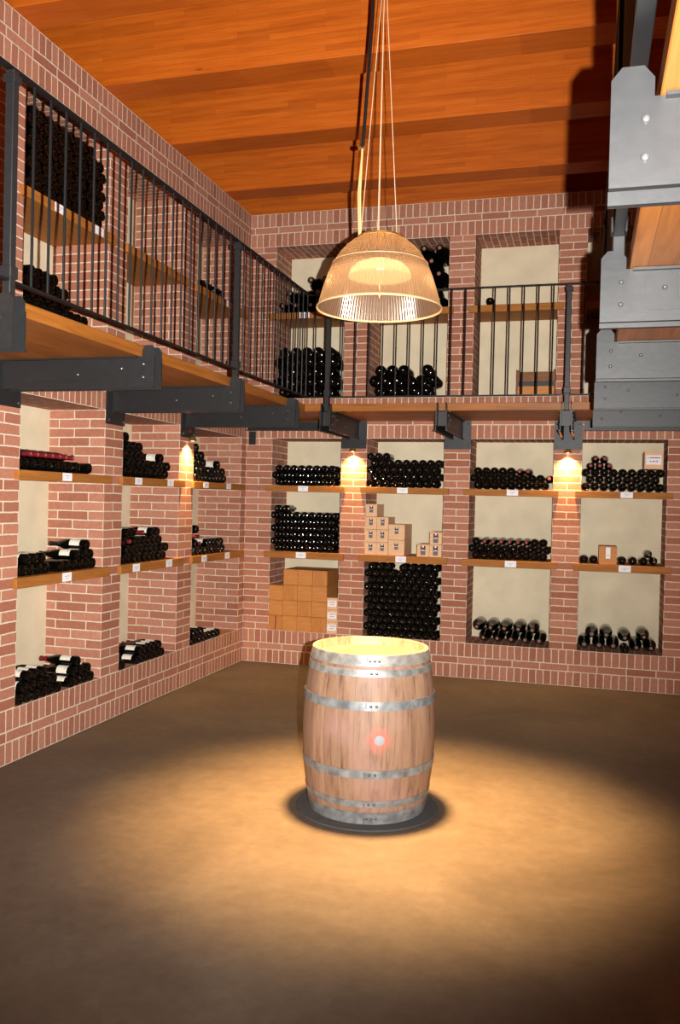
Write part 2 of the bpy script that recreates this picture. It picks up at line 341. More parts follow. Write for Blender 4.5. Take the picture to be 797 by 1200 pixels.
# ------------------------------------------------------------------ room shell
PB = 5*BH                    # plinth top
Z1, Z2 = PB, PB+29*BH        # lower openings
SILL2 = 2.660; HEAD2 = 4.513-5*BH
ZT = 4.513
DEP = .46
BX = [(.2804, 1.0048), (1.262, 2.0253), (2.2698, 3.0363), (3.2839, 4.0192)]
LY = [(-3.64, -2.672), (-2.4216, -1.489), (-1.218, -.130)]
W = 4.365
NEAR = -11.0
def wall(name, length, bays, place, start=0.0):
    """place(s, d, z) -> point: s along the wall, d depth into the wall"""
    mb = MB(); ST, SO, PL = 0, 1, 2
    def q(s0, s1, z0, z1, mi, u0=0.0, vz=None, rot=False):
        pts = [place(s0, 0, z0), place(s1, 0, z0), place(s1, 0, z1), place(s0, 0, z1)]
        vz = z0 if vz is None else vz
        if rot: uv = [(z0-vz, s0), (z0-vz, s1), (z1-vz, s1), (z1-vz, s0)]
        else: uv = [(s0+u0, z0-vz), (s1+u0, z0-vz), (s1+u0, z1-vz), (s0+u0, z1-vz)]
        mb.face(pts, mi, uv)
    S0, S1 = start, length
    # plinth and head bands run through
    for z0, kind in ((0, 'so'), (2*BH, 'st'), (3*BH, 'so'), (Z2, 'so'), (Z2+2*BH, 'st'), (SILL2-2*BH, 'so'), (HEAD2, 'so'), (HEAD2+2*BH, 'st'), (HEAD2+3*BH, 'so')):
        if kind == 'so': q(S0, S1, z0, z0+2*BH, SO, rot=True)
        else: q(S0, S1, z0, z0+BH, ST, u0=.07+z0)
    q(S0, S1, Z2+3*BH, SILL2-2*BH, ST)
    edges = [S0]+[e for b in bays for e in b]+[S1]
    for k in range(0, len(edges), 2):
        a, b = edges[k], edges[k+1]
        for (z0, z1) in ((Z1, Z2), (SILL2, HEAD2)):
            w = b-a
            if w < .2:      sc = BW/2/w
            elif w < .35:   sc = BW/w
            else:           sc = 1.0
            base = k*5*BW
            u = lambda s: (s-a)*sc+base if not (w > .35) else (s-b)+base
            mb.face([place(a, 0, z0), place(b, 0, z0), place(b, 0, z1), place(a, 0, z1)], ST, [(u(a), 0), (u(b), 0), (u(b), z1-z0), (u(a), z1-z0)])
    for i, (a, b) in enumerate(bays):
        for (z0, z1) in ((Z1, Z2), (SILL2, HEAD2)):
            h = z1-z0; o = 1000*BW+i*6*BW+BW/2
            # jambs
            mb.face([place(a, DEP, z0), place(a, 0, z0), place(a, 0, z1), place(a, DEP, z1)], ST, [(o+DEP, 0), (o, 0), (o, h), (o+DEP, h)])
            o += 3*BW
            mb.face([place(b, 0, z0), place(b, DEP, z0), place(b, DEP, z1), place(b, 0, z1)], ST, [(o, 0), (o+DEP, 0), (o+DEP, h), (o, h)])
            # sill and soffit: bricks laid into the depth
            mb.face([place(a, 0, z0), place(b, 0, z0), place(b, DEP, z0), place(a, DEP, z0)], ST, [(0, a), (0, b), (DEP, b), (DEP, a)])
            mb.face([place(a, DEP, z1), place(b, DEP, z1), place(b, 0, z1), place(a, 0, z1)], ST, [(DEP, a), (DEP, b), (0, b), (0, a)])
            mb.face([place(a, DEP, z0), place(b, DEP, z0), place(b, DEP, z1), place(a, DEP, z1)], PL, [(0, 0)]*4)
    # wall top
    mb.face([place(S0, 0, ZT), place(S1, 0, ZT), place(S1, .25, ZT), place(S0, .25, ZT)], ST, [(0, S0), (0, S1), (.25, S1), (.25, S0)])
    return struct(mb.build(name, [M['stretcher'], M['soldier'], M['plaster']]))
wall('wall_back', W, BX, lambda s, d, z: (s, d, z))
# left wall: s runs from the back corner towards the camera
lb = [(-b, -a) for a, b in reversed(LY)]+[(3.935, 4.90)]
wall('wall_left', -NEAR, lb, lambda s, d, z: (-d, -s, z))
wall('wall_right', -NEAR, [], lambda s, d, z: (W+d, -s, z))
fm = MB(); fm.box((-.5, NEAR, -.08), (W+.5, .5, 0)); struct(fm.build('floor', M['floor']))
cm = MB(); cm.box((-.6, NEAR, 5.11), (W+.6, .9, 5.16)); struct(cm.build('ceiling', M['ceil_board']))

# glulam ceiling beams, resting on top of the left and right walls
names = ['over the back wall', 'nearest the back wall', 'second from the back wall', 'third from the back wall', 'carrying the hanging lamp', 'on the camera side of the lamp']
for i, yf in enumerate([.86, -.44, -1.53, -2.55, -3.54, -4.57]):
    mb = MB(); y0 = yf-.25
    if i == 0: y0, yf = .27, .52
    mb.box((-.55, y0, ZT+.001), (W+.55, yf, 5.108))
    o = mb.build('ceiling_beam', M['glulam'], bevel=.006)
    tag(o, 'orange glulam timber ceiling beam ' + names[i], 'ceiling beam', 'glulam ceiling beams')

# ------------------------------------------------------------------ steel beams carrying the gallery
DZ0, DZ1 = 2.43, 2.496
EDGE = .905; RAIL = .945
def bolt_mb(x, y, z, axis, sgn, r=.0085):
    mb = MB()
    R = Matrix.Rotation(pi/2*sgn, 4, 'X') if axis == 'Y' else Matrix.Rotation(pi/2*sgn, 4, 'Y')
    mb.lathe([(r, 0), (r, .004), (r*.8, .008), (r*.3, .0105)], 10, mat=Matrix.Translation((x, y, z)) @ R)
    return mb
def make_beam(short=False):
    """local +X leaves the wall; Y across"""
    t = bpy.data.objects.new('support_beam', None); COL.objects.link(t); t.empty_display_size = .1
    for s in (-1, 1):
        c = MB(); y0, y1 = s*.040, s*.048
        c.box((.012, y0, 2.262), (1.0, y1, DZ0-.002))
        c.box((.012, y0, 2.254), (1.0, s*.060, 2.262)); c.box((.012, y1, DZ0-.010), (.90, s*.066, DZ0-.002))
        ch = c.build('channel', M['steel'], t)
        pl = MB(); pl.box((.22, s*.0485, 2.292), (.86, s*.0515, 2.405)); pl.build('splice_plate', M['steel'], ch)
        for (bx, bz, yy) in ((.935, 2.385, .048), (.935, 2.312, .048), (.80, 2.362, .0515), (.52, 2.332, .0515)):
            bolt_mb(bx, s*yy, bz, 'Y', -s).build('bolt', M['bolt'], ch)
        e = MB(); e.prism([(.920, 2.30), (1.0, 2.30), (1.0, 2.468), (.980, 2.492), (.940, 2.492), (.920, 2.468)], 'Y', s*.034, s*.040)
        e.build('end_plate', M['steel'], t)
    w = MB(); w.box((.0, -.125, 2.163), (.012, .125, DZ0-.002)); wp = w.build('wall_plate', M['steel'], t)
    for (by, bz) in ((-.1, 2.19), (.1, 2.19), (-.1, 2.40), (.1, 2.40)): bolt_mb(.012, by, bz, 'X', 1).build('bolt', M['bolt'], wp)
    d = MB(); d.box((.93, -.034, 2.30), (.936, .034, 2.42)); d.build('spacer_plate', M['steel'], t)
    return t
proto = make_beam()
BY = [-1.355, -2.547, -3.78, -5.02, -6.26]
used = [False]
def place_beam(loc, rz, label, group):
    if not used[0]: o = proto; used[0] = True
    else: o = copy_tree(proto)
    o.location = loc; o.rotation_euler = (0, 0, rz); tag(o, label, 'steel beam', group)
for i, y in enumerate(BY):
    place_beam((0, y, 0), 0, 'dark steel double channel beam on left wall, %s from the back corner' % ORD[i], 'beams under the left gallery')
for i, x in enumerate((1.133, 2.148, 3.160)):
    place_beam((x, 0, 0), -pi/2, 'dark steel double channel beam on back wall, %s from the left corner' % ORD[i], 'beams under the back gallery')
for i, y in enumerate([-1.34, -2.58, -3.84, -5.14, -6.385]):
    place_beam((W, y, 0), pi, 'grey steel double channel beam on the right, %s from the back wall' % ORD[i], 'beams under the right gallery')
for (x0, x1, lab) in ((.012, 1.0, 'dark steel ledger on back wall at the left corner'), (3.30, W-.01, 'dark steel ledger on back wall beneath the right gallery')):
    mb = MB(); mb.box((x0, -.012, 2.335), (x1, -.002, 2.428)); mb.box((x0, -.075, 2.335), (x1, -.012, 2.343))
    o = mb.build('steel_ledger', M['steel']); tag(o, lab, 'ledger', 'wall ledgers')
mb = MB(); mb.box((.03, -.012, 2.195), (.10, -.002, 2.33)); o = mb.build('bracket_plate', M['steel']); tag(o, 'small dark steel bracket plate hanging in the left back corner', 'bracket')

# ------------------------------------------------------------------ gallery decks
def deck(x0, y0, x1, y1, mat, lab):
    mb = MB(); mb.box((x0, y0, DZ0), (x1, y1, DZ1)); o = mb.build('gallery_deck', mat, bevel=.003); tag(o, lab, 'deck', 'gallery decks'); return o
deck(.004, NEAR+3.4, EDGE+.005, -.004, M['deck_y'], 'timber gallery deck along the left brick wall')
deck(EDGE+.009, -EDGE-.005, W-EDGE-.009, -.004, M['deck_x'], 'timber gallery deck along the back wall behind the lamp')
deck(W-EDGE-.005, NEAR+3.4, W-.004, -.004, M['deck_y'], 'timber gallery deck overhead on the right, seen from below')

# ------------------------------------------------------------------ railings
ZB, ZR = 2.545, 3.44
def railing(lab, a, b, posts, bal, skip=()):
    """a,b end points (x,y); posts and balusters are distances along a->b"""
    a, b = Vector((*a, 0)), Vector((*b, 0)); L = (b-a).length; d = (b-a)/L; n = Vector((-d.y, d.x, 0))
    t = empty('railing', lab, 'railing', (a.x, a.y, DZ1), 'gallery railings', math.atan2(d.y, d.x)); z0 = DZ1
    m = MB(); m.box((0, -.02, ZR-z0), (L, .02, ZR+.010-z0)); m.build('top_rail', M['blacksteel'], t, bevel=.002)
    m = MB(); m.box((0, -.018, ZB-z0), (L, .018, ZB+.010-z0)); m.build('bottom_rail', M['blacksteel'], t, bevel=.002)
    for p in posts:
        m = MB(); m.box((p-.020, -.020, -.073), (p+.020, .020, ZR-.0005-z0)); po = m.build('post', M['steel'], t, bevel=.003)
        m = MB(); m.box((p-.028, -.028, ZR-.055-z0), (p+.028, .028, ZR-.02-z0)); m.build('collar', M['steel'], po, bevel=.003)
        m = MB(); m.box((p-.027, -.027, .062), (p+.027, .027, .115)); m.build('collar', M['steel'], po, bevel=.003)
    me = None
    for s in bal:
        if any(abs(s-p) < .035 for p in posts): continue
        if me is None:
            m = MB(); m.lathe([(.0065, ZB+.010-z0), (.0065, ZR-.0005-z0)], 8); me = m.mesh('baluster', [M['blacksteel']], smooth=True)
        o = bpy.data.objects.new('baluster', me); COL.objects.link(o); o.parent = t; o.location = (s, 0, 0)
fr = lambda a, b, st: [a+k*st for k in range(int((b-a)/st)+1)]
railing('black steel railing along the left gallery', (RAIL, -7.6), (RAIL, -RAIL), [7.6-2.547, 7.6-5.02], fr(.06, 6.64, .1215))
railing('black steel railing along the back gallery', (RAIL+.025, -RAIL), (W-RAIL-.025, -RAIL), [1.133-RAIL-.025, 3.160-RAIL-.025],
        [x-RAIL-.025 for x in (1.013, 1.258, 1.379, 1.499, 1.617, 1.735, 1.852, 1.970, 2.087, 2.205, 2.323, 2.441, 2.563, 2.683, 2.800, 2.917, 3.035, 3.28)])
railing('dark steel railing along the right gallery', (W-RAIL, -RAIL), (W-RAIL, -7.6), [2.58-RAIL, 5.14-RAIL], fr(.08, 6.64, .1215))

# ------------------------------------------------------------------ shelves
def card(mb, w, h): pass
def shelf(place_rot, loc, a, b, z0, z1, lab, tags, mat):
    """local X along the wall, local -Y out of the wall"""
    t = empty('shelf', lab, 'shelf', loc, 'oak shelves', place_rot)
    m = MB(); m.box((a+.003, 0, z0+.008), (b-.003, DEP-.004, z1)); m.build('board', mat, t)
    m = MB(); m.box((a-.052, -.035, z0), (b+.052, -.0008, z1)); m.build('front_lip', mat, t, bevel=.003)
    for s in tags:
        m = MB(); m.box((s-.052, -.0375, z0+.005), (s+.052, -.0358, z1-.003)); pt = m.build('price_tag', M['paper'], t)
        pt['label'] = 'white price card'
        m = MB()
        m.box((s-.03, -.0379, z0+.038), (s+.032, -.0376, z0+.042), 0); m.box((s-.012, -.0379, z0+.024), (s+.010, -.0376, z0+.029), 0)
        m.build('lettering', M['grey_ink'], pt)
    return t
SZ = [(1.064, 1.1305), (1.729, 1.7895)]
bayn = ['corner', 'second', 'third', 'fourth']
TG = {(0, 1): [.627], (0, 0): [.62], (1, 1): [1.632], (1, 0): [1.632], (2, 1): [2.672], (2, 0): [2.672], (3, 1): [3.68], (3, 0): [3.68]}
what = {(0, 1): 'three rows of black bottles', (0, 0): 'a high black stack above the wooden crates', (1, 1): 'bottles stepped up at the left', (1, 0): 'pale label-fronted wine boxes',
        (2, 1): 'bottles with two red dots on top', (2, 0): 'a top row of red dotted bottles', (3, 1): 'bottles and a paper-labelled box', (3, 0): 'few bottles and one small box'}
for i, (a, b) in enumerate(BX):
    for k, (z0, z1) in enumerate(SZ):
        shelf(0, (0, 0, 0), a, b, z0, z1, 'oak shelf in back wall holding ' + what[(i, k)], TG[(i, k)], M['shelf_x'])
    shelf(0, (0, 0, 0), a, b, 3.445, 3.510, 'oak shelf above the back gallery in the %s bay' % bayn[i], {0: [.6]}.get(i, []), M['shelf_x'])
lwhat = [['lying bottles with white labels, lower, near bay', 'a row of red capsules, near bay'], ['four layers of labelled bottles, lower, middle bay', 'a tall bottle pile beside the lit pier'], ['two stepped layers of bottles, lower, corner bay', 'tall bottle pile in the corner bay']]
LT = [[[-3.168], [-3.186]], [[-2.25, -1.71], [-2.242, -1.713]], [[-1.03, -.51], [-1.024, -.512]]]
for i, (a, b) in enumerate(LY):
    # local X = world +y, so local -Y = world +x
    for k, (z0, z1) in enumerate(SZ):
        shelf(pi/2, (0, 0, 0), a, b, z0, z1, 'oak shelf in left wall holding ' + lwhat[i][k], LT[i][k], M['shelf_x'])
    shelf(pi/2, (0, 0, 0), a, b, 3.445, 3.510, 'oak shelf above the left gallery, ' + ['near bay under the big black bottle wall', 'empty one in the middle bay', 'corner bay with four small bottles'][i], [[-3.33, -2.86], [], [-.6]][i], M['shelf_x'])

for z0, z1, lab in ((*SZ[0], 'lower oak shelf end at the far left edge of the left wall'), (*SZ[1], 'upper oak shelf end at the far left edge of the left wall')):
    shelf(pi/2, (0, 0, 0), -4.90, -3.935, z0, z1, lab, [], M['shelf_x'])
# ------------------------------------------------------------------ bottles
def arc(c, r, a0, a1, n): return [(c[0]+r*cos(a0+(a1-a0)*k/n), c[1]+r*sin(a0+(a1-a0)*k/n)) for k in range(n+1)]
def bottle_profile(R, L, slope=False):
    k = R/.0375; l = L/.30
    p = [(.004, .012*l), (R*.45, .009*l), (R*.66, .003), (R*.76, .0), (R*.9, .0018), (R*.985, .008), (R, .018)]
    if slope: p += [(R, .150*l), (R*.97, .165*l), (R*.80, .195*l), (R*.58, .222*l), (.0152*k, .245*l)]
    else: p += [(R, .188*l), (R*.96, .200*l), (R*.78, .214*l), (R*.52, .226*l), (.0150*k, .238*l)]
    p += [(.0142*k, .283*l), (.0168*k, .286*l), (.0168*k, .296*l), (.014*k, .2995*l)]
    return p
TOY = Matrix.Rotation(-pi/2, 4, 'X')         # +Z -> +Y
def bottle_mesh(R, L, slope=False, seg=20, cap=None):
    mb = MB(); p = bottle_profile(R, L, slope)
    mb.lathe(p, seg, 0, mat=TOY)
    k = R/.0375; l = L/.30
    if cap: mb.lathe([(.0150*k, .236*l), (.0160*k, .240*l), (.0152*k, .283*l), (.0176*k, .286*l), (.0176*k, .2965*l), (.012*k, .3003*l)], 14, 1, mat=TOY)
    else: mb.lathe([(.0095*k, .296*l), (.0092*k, .3008*l)], 10, 1, mat=TOY)
    return mb.mesh('bottle', [M['glass'], cap or M['cork']], smooth=True)
RB = .0375
B_BASE = bottle_mesh(RB, .30)
B_BURG = bottle_mesh(.0368, .30, True)
B_MAG = bottle_mesh(.0565, .37)
B_MAG_OUT = bottle_mesh(.0575, .37, True); B_JERO = bottle_mesh(.0715, .43, True)
def cap_mesh(col):
    mb = MB(); mb.lathe([(.0153, .236), (.0162, .240), (.0154, .283), (.0180, .286), (.0180, .2968), (.012, .3006)], 14, mat=TOY); return mb.mesh('capsule', [col], smooth=True)
CAP_RED, CAP_DARK = cap_mesh(M['foil_red']), cap_mesh(M['foil_dark'])
def label_mesh():
    mb = MB(); n = 10; r = .0368+.0004; a0, a1 = radians(20), radians(160)
    ring = []
    for k in range(n+1):
        a = a0+(a1-a0)*k/n; ring.append((r*cos(a), r*sin(a)))
    for k in range(n):
        (x0, z0), (x1, z1) = ring[k], ring[k+1]
        mb.face([(x0, .045, z0), (x1, .045, z1), (x1, .125, z1), (x0, .125, z0)])
    # dark strip of print on the label
    for k in range(3, 7):
        (x0, z0), (x1, z1) = ring[k], ring[k+1]; f = 1.004
        mb.face([(x0*f, .060, z0*f), (x1*f, .060, z1*f), (x1*f, .066, z1*f), (x0*f, .066, z0*f)], 1)
    return mb.mesh('label', [M['label'], M['grey_ink']])
LAB = label_mesh()
def put(name, me, loc, rz, roll, label, cat, group, kids=()):
    o = bpy.data.objects.new(name, me); COL.objects.link(o)
    o.matrix_world = Matrix.Translation(loc) @ Matrix.Rotation(rz, 4, 'Z') @ Matrix.Rotation(roll, 4, 'Y')
    for nm, km in kids:
        k = bpy.data.objects.new(nm, km); COL.objects.link(k); k.parent = o
    tag(o, label, cat, group); return o
NB = [0]
STUFF = []
def bottle(side, s, z, kind, label, group, d=0.0, name='wine_bottle', stuff=False):
    """side 'B' back wall (base faces -y) or 'L' left wall (base faces +x). kind: base / lab / neck / neckred / mag / magneck"""
    jit = random.uniform(-.006, .004)+d
    L = .43 if kind == 'jero' else .37 if kind.startswith('mag') else .30
    out = kind in ('neck', 'neckred', 'magneck', 'jero')
    rz = 0 if side == 'B' else pi/2
    if side == 'B': loc = Vector((s, -.012+jit, z)); inn = Vector((0, 1, 0))
    else: loc = Vector((.012-jit, s, z)); inn = Vector((-1, 0, 0))
    roll = random.uniform(-pi, pi)
    if out: loc = loc+inn*L; rz += pi
    kids = []
    if kind == 'lab': me = B_BURG; roll = random.uniform(-.95, .05) if z < 1.7 else random.uniform(-1.6, -1.1); kids = [('label', LAB), ('capsule', random.choice([CAP_RED, CAP_RED, CAP_DARK]))]
    elif kind == 'neckred': me = B_BURG; kids = [('capsule', CAP_RED)]
    elif kind == 'neck': me = B_BURG
    elif kind == 'mag': me = B_MAG
    elif kind == 'magneck': me = B_MAG_OUT
    elif kind == 'jero': me = B_JERO
    else: me = B_BASE; 
    if stuff:
        STUFF.append((me, Matrix.Translation(loc) @ Matrix.Rotation(rz, 4, 'Z') @ Matrix.Rotation(roll, 4, 'Y'))); return
    NB[0] += 1
    return put(name, me, loc, rz, roll, label, 'wine bottle', group, kids)

def row_word(r, n): return 'bottom row' if r == 0 else 'top row' if r == n-1 else ORD[r]+' row up'
def stack(side, z, rows, where, group, R=RB, step=.0785, name='wine_bottle', noun='black bottle', stuff=False):
    """rows: list of (first centre, kinds) ; z = surface; layers rest in the hollows of the layer below"""
    dz = sqrt(max((2*R+.0006)**2-(step/2)**2, (R*1.2)**2)); zc = z+R+.0015
    for r, (s0, kinds) in enumerate(rows):
        n = 0
        for k, kd in enumerate(kinds):
            if kd is None: continue
            noun2 = {'lab': 'white labelled bottle', 'neckred': 'red capped bottle', 'neck': 'cork-out bottle'}.get(kd, noun)
            lab = '%s, %s from %s, %s, %s' % (noun2, ORD[n], 'left' if side == 'B' else 'near end', row_word(r, len(rows)), where)
            bottle(side, s0+k*step, zc+r*dz, kd, lab, group, name=name, stuff=stuff)
            n += 1
b_, l_, n_, r_ = 'base', 'lab', 'neck', 'neckred'
S2T, S1T = 1.1305+.0006, 1.7895+.0006
# --- back wall, corner bay (R1) and second bay: the dense black heaps
stack('B', S1T, [(.3605, [b_]*8), (.321, [b_]*9), (.3605, [b_]*8)], '', '', step=.0788, stuff=True)
stack('B', S2T, [(.3605, [b_]*8), (.321, [b_]*9)]*2+[(.3605, [b_]*8), (.321, [b_]*9), (.3605-.079, [None, b_, b_])][:3], '', '', step=.0788, stuff=True)
stack('B', S1T, [(1.303, [b_]*9), (1.3425, [b_]*9), (1.303, [b_]*9), (1.3425, [b_]*9), (1.303, [b_]*3)], '', '', step=.079, stuff=True)
stack('B', PB+.0006, [(1.3425, [b_]*9), (1.303, [b_]*9)]*5+[(1.3425, [b_]*3+[None]+[b_]*5)], '', '', step=.0785, stuff=True)
# --- third back bay
w3 = 'top shelf, third back bay'
stack('B', S1T, [(2.3475, [b_]*9), (2.309, [b_]*9+[r_]), (2.3475, [b_]*5+[r_]*2)], w3, 'bottles on top shelf of third back bay', step=.0766)
w3 = 'middle shelf, third back bay'
stack('B', S2T, [(2.3475, [b_]*9), (2.309, [b_]*10), (2.3475, [b_]+[r_]*6+[b_]*2)], w3, 'bottles on middle shelf of third back bay', step=.0766)
w4 = 'top shelf, fourth back bay'
stack('B', S1T, [(3.324, [b_]*9), (3.3637, [b_]*8), (3.324, [b_]*9), (3.3637, [r_, r_, r_]), (3.4035, [r_, r_])], w4, 'bottles on top shelf of fourth back bay', step=.0795)
z = S2T+RB+.001
for s, kd, lab in ((3.327, b_, 'black bottle at far left of middle shelf, fourth back bay'), (3.41, b_, 'black bottle just left of the small box, fourth back bay'),
                   (3.658, b_, 'black bottle just right of the small box, fourth back bay'), (3.748, b_, 'black bottle left of the leaning pair on middle shelf, fourth back bay'),
                   (3.838, b_, 'black bottle under the topmost one, middle shelf, fourth back bay'), (3.93, n_, 'rightmost black bottle, cork outward, middle shelf, fourth back bay')):
    bottle('B', s, z, kd, lab, 'bottles on middle shelf of fourth back bay')
bottle('B', 3.884, z+sqrt(.0762**2-.046**2), n_, 'topmost black bottle with cork outward, middle shelf, fourth back bay', 'bottles on middle shelf of fourth back bay')
# --- magnums on the brick sill
Rm = .0575; zm = PB+Rm+.002
for k in range(5):
    bottle('B', 2.432+.1285*k, zm, 'magneck', 'big round bottle, %s from left in bottom row, sill of third back bay' % ORD[k], 'magnums on sill of third back bay', d=.03, name='magnum_bottle')
    bottle('B', 2.368+.1285*k, zm+.0985, 'magneck', 'big round bottle, %s from left in top row, sill of third back bay' % ORD[k], 'magnums on sill of third back bay', d=.03, name='magnum_bottle')
for k, s in enumerate((3.348, 3.478, 3.602, 3.800, 3.925)):
    bottle('B', s, zm, 'magneck', 'big round bottle, %s from left in bottom row, sill of fourth back bay' % ORD[k], 'magnums on sill of fourth back bay', d=.03, name='magnum_bottle')
for k, (s, dz) in enumerate(((3.413, .0975), (3.540, .0975), (3.701, .0790), (3.8625, .0975))):
    bottle('B', s, zm+dz, 'magneck', 'big round bottle, %s from left in top row, sill of fourth back bay' % ORD[k], 'magnums on sill of fourth back bay', d=.03, name='magnum_bottle')
bottle('B', 3.701, PB+.0385, b_, 'small bottle under the big ones, front of sill, fourth back bay', 'bottles on sill of fourth back bay', d=-.0)
# --- left wall, near bay
g = 'bottles in near bay of left wall'
stack('L', S1T, [(-3.590, [b_]*8+[None, b_]), (-3.551, [r_]*7)], 'upper shelf, near left bay', g, step=.0785)
stack('L', S2T, [(-3.595, [b_]*3+[b_, None]+[b_]*6), (-3.556, [l_, l_, l_, None, None, None, None, l_, l_, l_]), (-3.595, [None]*9+[l_, None])], 'lower shelf, near left bay', g, step=.0785)
stack('L', PB+.0006, [(-3.60, [b_, b_, l_, l_, b_, b_, None, l_, b_, l_, b_]), (-3.561, [l_, l_, l_, b_, b_, None, None, l_, b_, l_]), (-3.60, [None, l_, l_, l_, None, None, None, None, l_])], 'brick sill, near left bay', g, step=.0785)
g = 'bottles in middle bay of left wall'
stack('L', S1T, [(-2.382, [b_]*9), (-2.343, [b_]*4+[b_, l_, b_, l_, b_]), (-2.382, [b_]*4+[None, None, None, l_]), (-2.343, [b_]*3), (-2.382, [b_])], 'upper shelf, middle left bay', g, step=.0785)
stack('L', S2T, [(-2.382, [b_]*9), (-2.343, [b_]*3+[l_]+[b_]*4+[l_]), (-2.382, [l_, r_, b_, l_, l_, l_, b_, l_]), (-2.343, [l_, l_, None, r_, None, l_, l_])], 'lower shelf, middle left bay', g, step=.0785)
stack('L', PB+.0006, [(-2.382, [b_, None, None, l_, l_, l_, l_, b_, l_]), (-2.343, [None, None, None, l_, b_, l_, l_, l_])], 'brick sill, middle left bay', g, step=.0785)
g = 'bottles in corner bay of left wall'
stack('L', S1T, [(-1.178, [b_]*4+[b_, l_, b_, l_, l_]), (-1.139, [b_]*4+[l_, l_, l_, l_]), (-1.178, [b_]*3+[None, None, None, l_]), (-1.139, [b_]*2), (-1.178, [b_])], 'upper shelf, corner left bay', g, step=.0785)
stack('L', S2T, [(-1.178, [b_, b_, b_, b_, l_, l_, l_, b_, l_]), (-1.139, [b_, r_, None, l_, l_, l_, l_, l_]), (-1.178, [r_, r_]), (-1.139, [b_])], 'lower shelf, corner left bay', g, step=.0785)
stack('L', PB+.0006, [(-1.178, [b_, b_, b_, l_, l_, l_, l_, l_]), (-1.139, [b_, b_, l_])], 'brick sill, corner left bay', g, step=.0785)
# --- gallery level
g = 'bottles on the gallery shelf of the near left bay'
UT = 3.510+.0006
stack('L', UT, [(-3.60, [b_]*11), (-3.561, [b_]*11)]*3+[(-3.60, [b_]*11), (-3.561, [b_]*9)], 'gallery shelf', g, step=.0785)
stack('L', SILL2+.0006, [(-3.60, [b_]*11), (-3.561, [b_]*10), (-3.60, [b_]*9), (-3.561, [b_]*6), (-3.60, [b_]*6), (-3.561, [b_]*4)], '', '', step=.0785, stuff=True)
bottle('L', -2.37, SILL2+RB+.001, b_, 'single black bottle on gallery sill of the middle left bay', 'bottles on the left gallery')
stack('L', UT, [(-1.10, [b_, None, b_, b_, b_, b_])], 'gallery shelf of corner left bay', 'bottles on gallery shelf of corner left bay', step=.0785)
bottle('B', 2.42, UT+RB, b_, 'single black bottle on gallery shelf of third back bay', 'bottles on the back gallery')
bm_ = 'mag'
wm = 'gallery sill, corner back bay'
stack('B', SILL2+.0006, [(.395, [bm_]*5), (.338, [bm_]*6), (.395, [bm_]*5), (.338, [bm_]*6), (.395, [bm_]*5)], wm, 'magnums on gallery sill of corner back bay', R=.0565, step=.115, name='magnum_bottle', noun='fat black bottle')
wm = 'gallery sill, second back bay'
stack('B', SILL2+.0006, [(1.382, [bm_]*5), (1.325, [bm_]*6), (1.382, [bm_]*3+[None, bm_])], wm, 'magnums on gallery sill of second back bay', R=.0565, step=.115, name='magnum_bottle', noun='fat black bottle')
mo = 'jero'
wm = 'gallery shelf, corner back bay'
stack('B', UT, [(.356, [mo]*4), (.430, [mo]*4), (.356, [None, None, mo, mo])], wm, 'jeroboams on gallery shelf of corner back bay', R=.0715, step=.148, name='magnum_bottle', noun='huge cork-out bottle')
wm = 'gallery shelf, second back bay'
stack('B', UT, [(1.337, [mo]*5), (1.411, [mo]*4)]*2+[(1.337, [None, None, mo, mo, mo])], wm, 'jeroboams on gallery shelf of second back bay', R=.0715, step=.148, name='magnum_bottle', noun='huge cork-out bottle')
# one joined heap for the further bottles
sv, sf, smi = [], [], []
for me, mt in STUFF:
    B = len(sv); sv += [tuple(mt @ v.co) for v in me.vertices]
    for p in me.polygons: sf.append(tuple(B+i for i in p.vertices)); smi.append(p.material_index)
me = bpy.data.meshes.new('stacked_bottles'); me.from_pydata(sv, [], sf); me.materials.append(M['glass']); me.materials.append(M['cork'])
me.polygons.foreach_set('material_index', smi); me.polygons.foreach_set('use_smooth', [True]*len(sf))
try: me.set_sharp_from_angle(angle=radians(40))
except Exception: pass
o = bpy.data.objects.new('stacked_bottles', me); COL.objects.link(o); tag(o, 'dense black stacked wine bottles filling the two back bays behind the lamp and barrel', 'wine bottles'); o['kind'] = 'stuff'

# ------------------------------------------------------------------ crates and boxes
def scribble(parent, cx, y, cz, w):
    m = MB(); m.box((cx-w/2, y-.0012, cz-w*.33), (cx+w/2, y, cz+w*.33)); lb = m.build('paper_label', M['paper'], parent); lb['label'] = 'white paper label with black print and red handwriting'
    m = MB(); x = cx-w*.40
    m.box((x, y-.0016, cz+w*.10), (x+w*.05, y-.0013, cz+w*.20)); x += w*.14
    while x < cx+w*.40:
        ww = w*random.uniform(.035, .06); m.box((x, y-.0016, cz+w*.12), (x+ww, y-.0013, cz+w*.20)); x += ww+w*.012
    m.build('printed_line', M['ink'], lb)
    m = MB(); pts = []
    for k in range(22): pts.append((cx-w*.28+w*.56*k/21, y-.0016, cz-w*.10+w*.10*sin(k*2.1)*(.5+.5*sin(k*.7+1))))
    m.tube(pts, w*.022, 5); m.build('handwriting', M['red_ink'], lb)
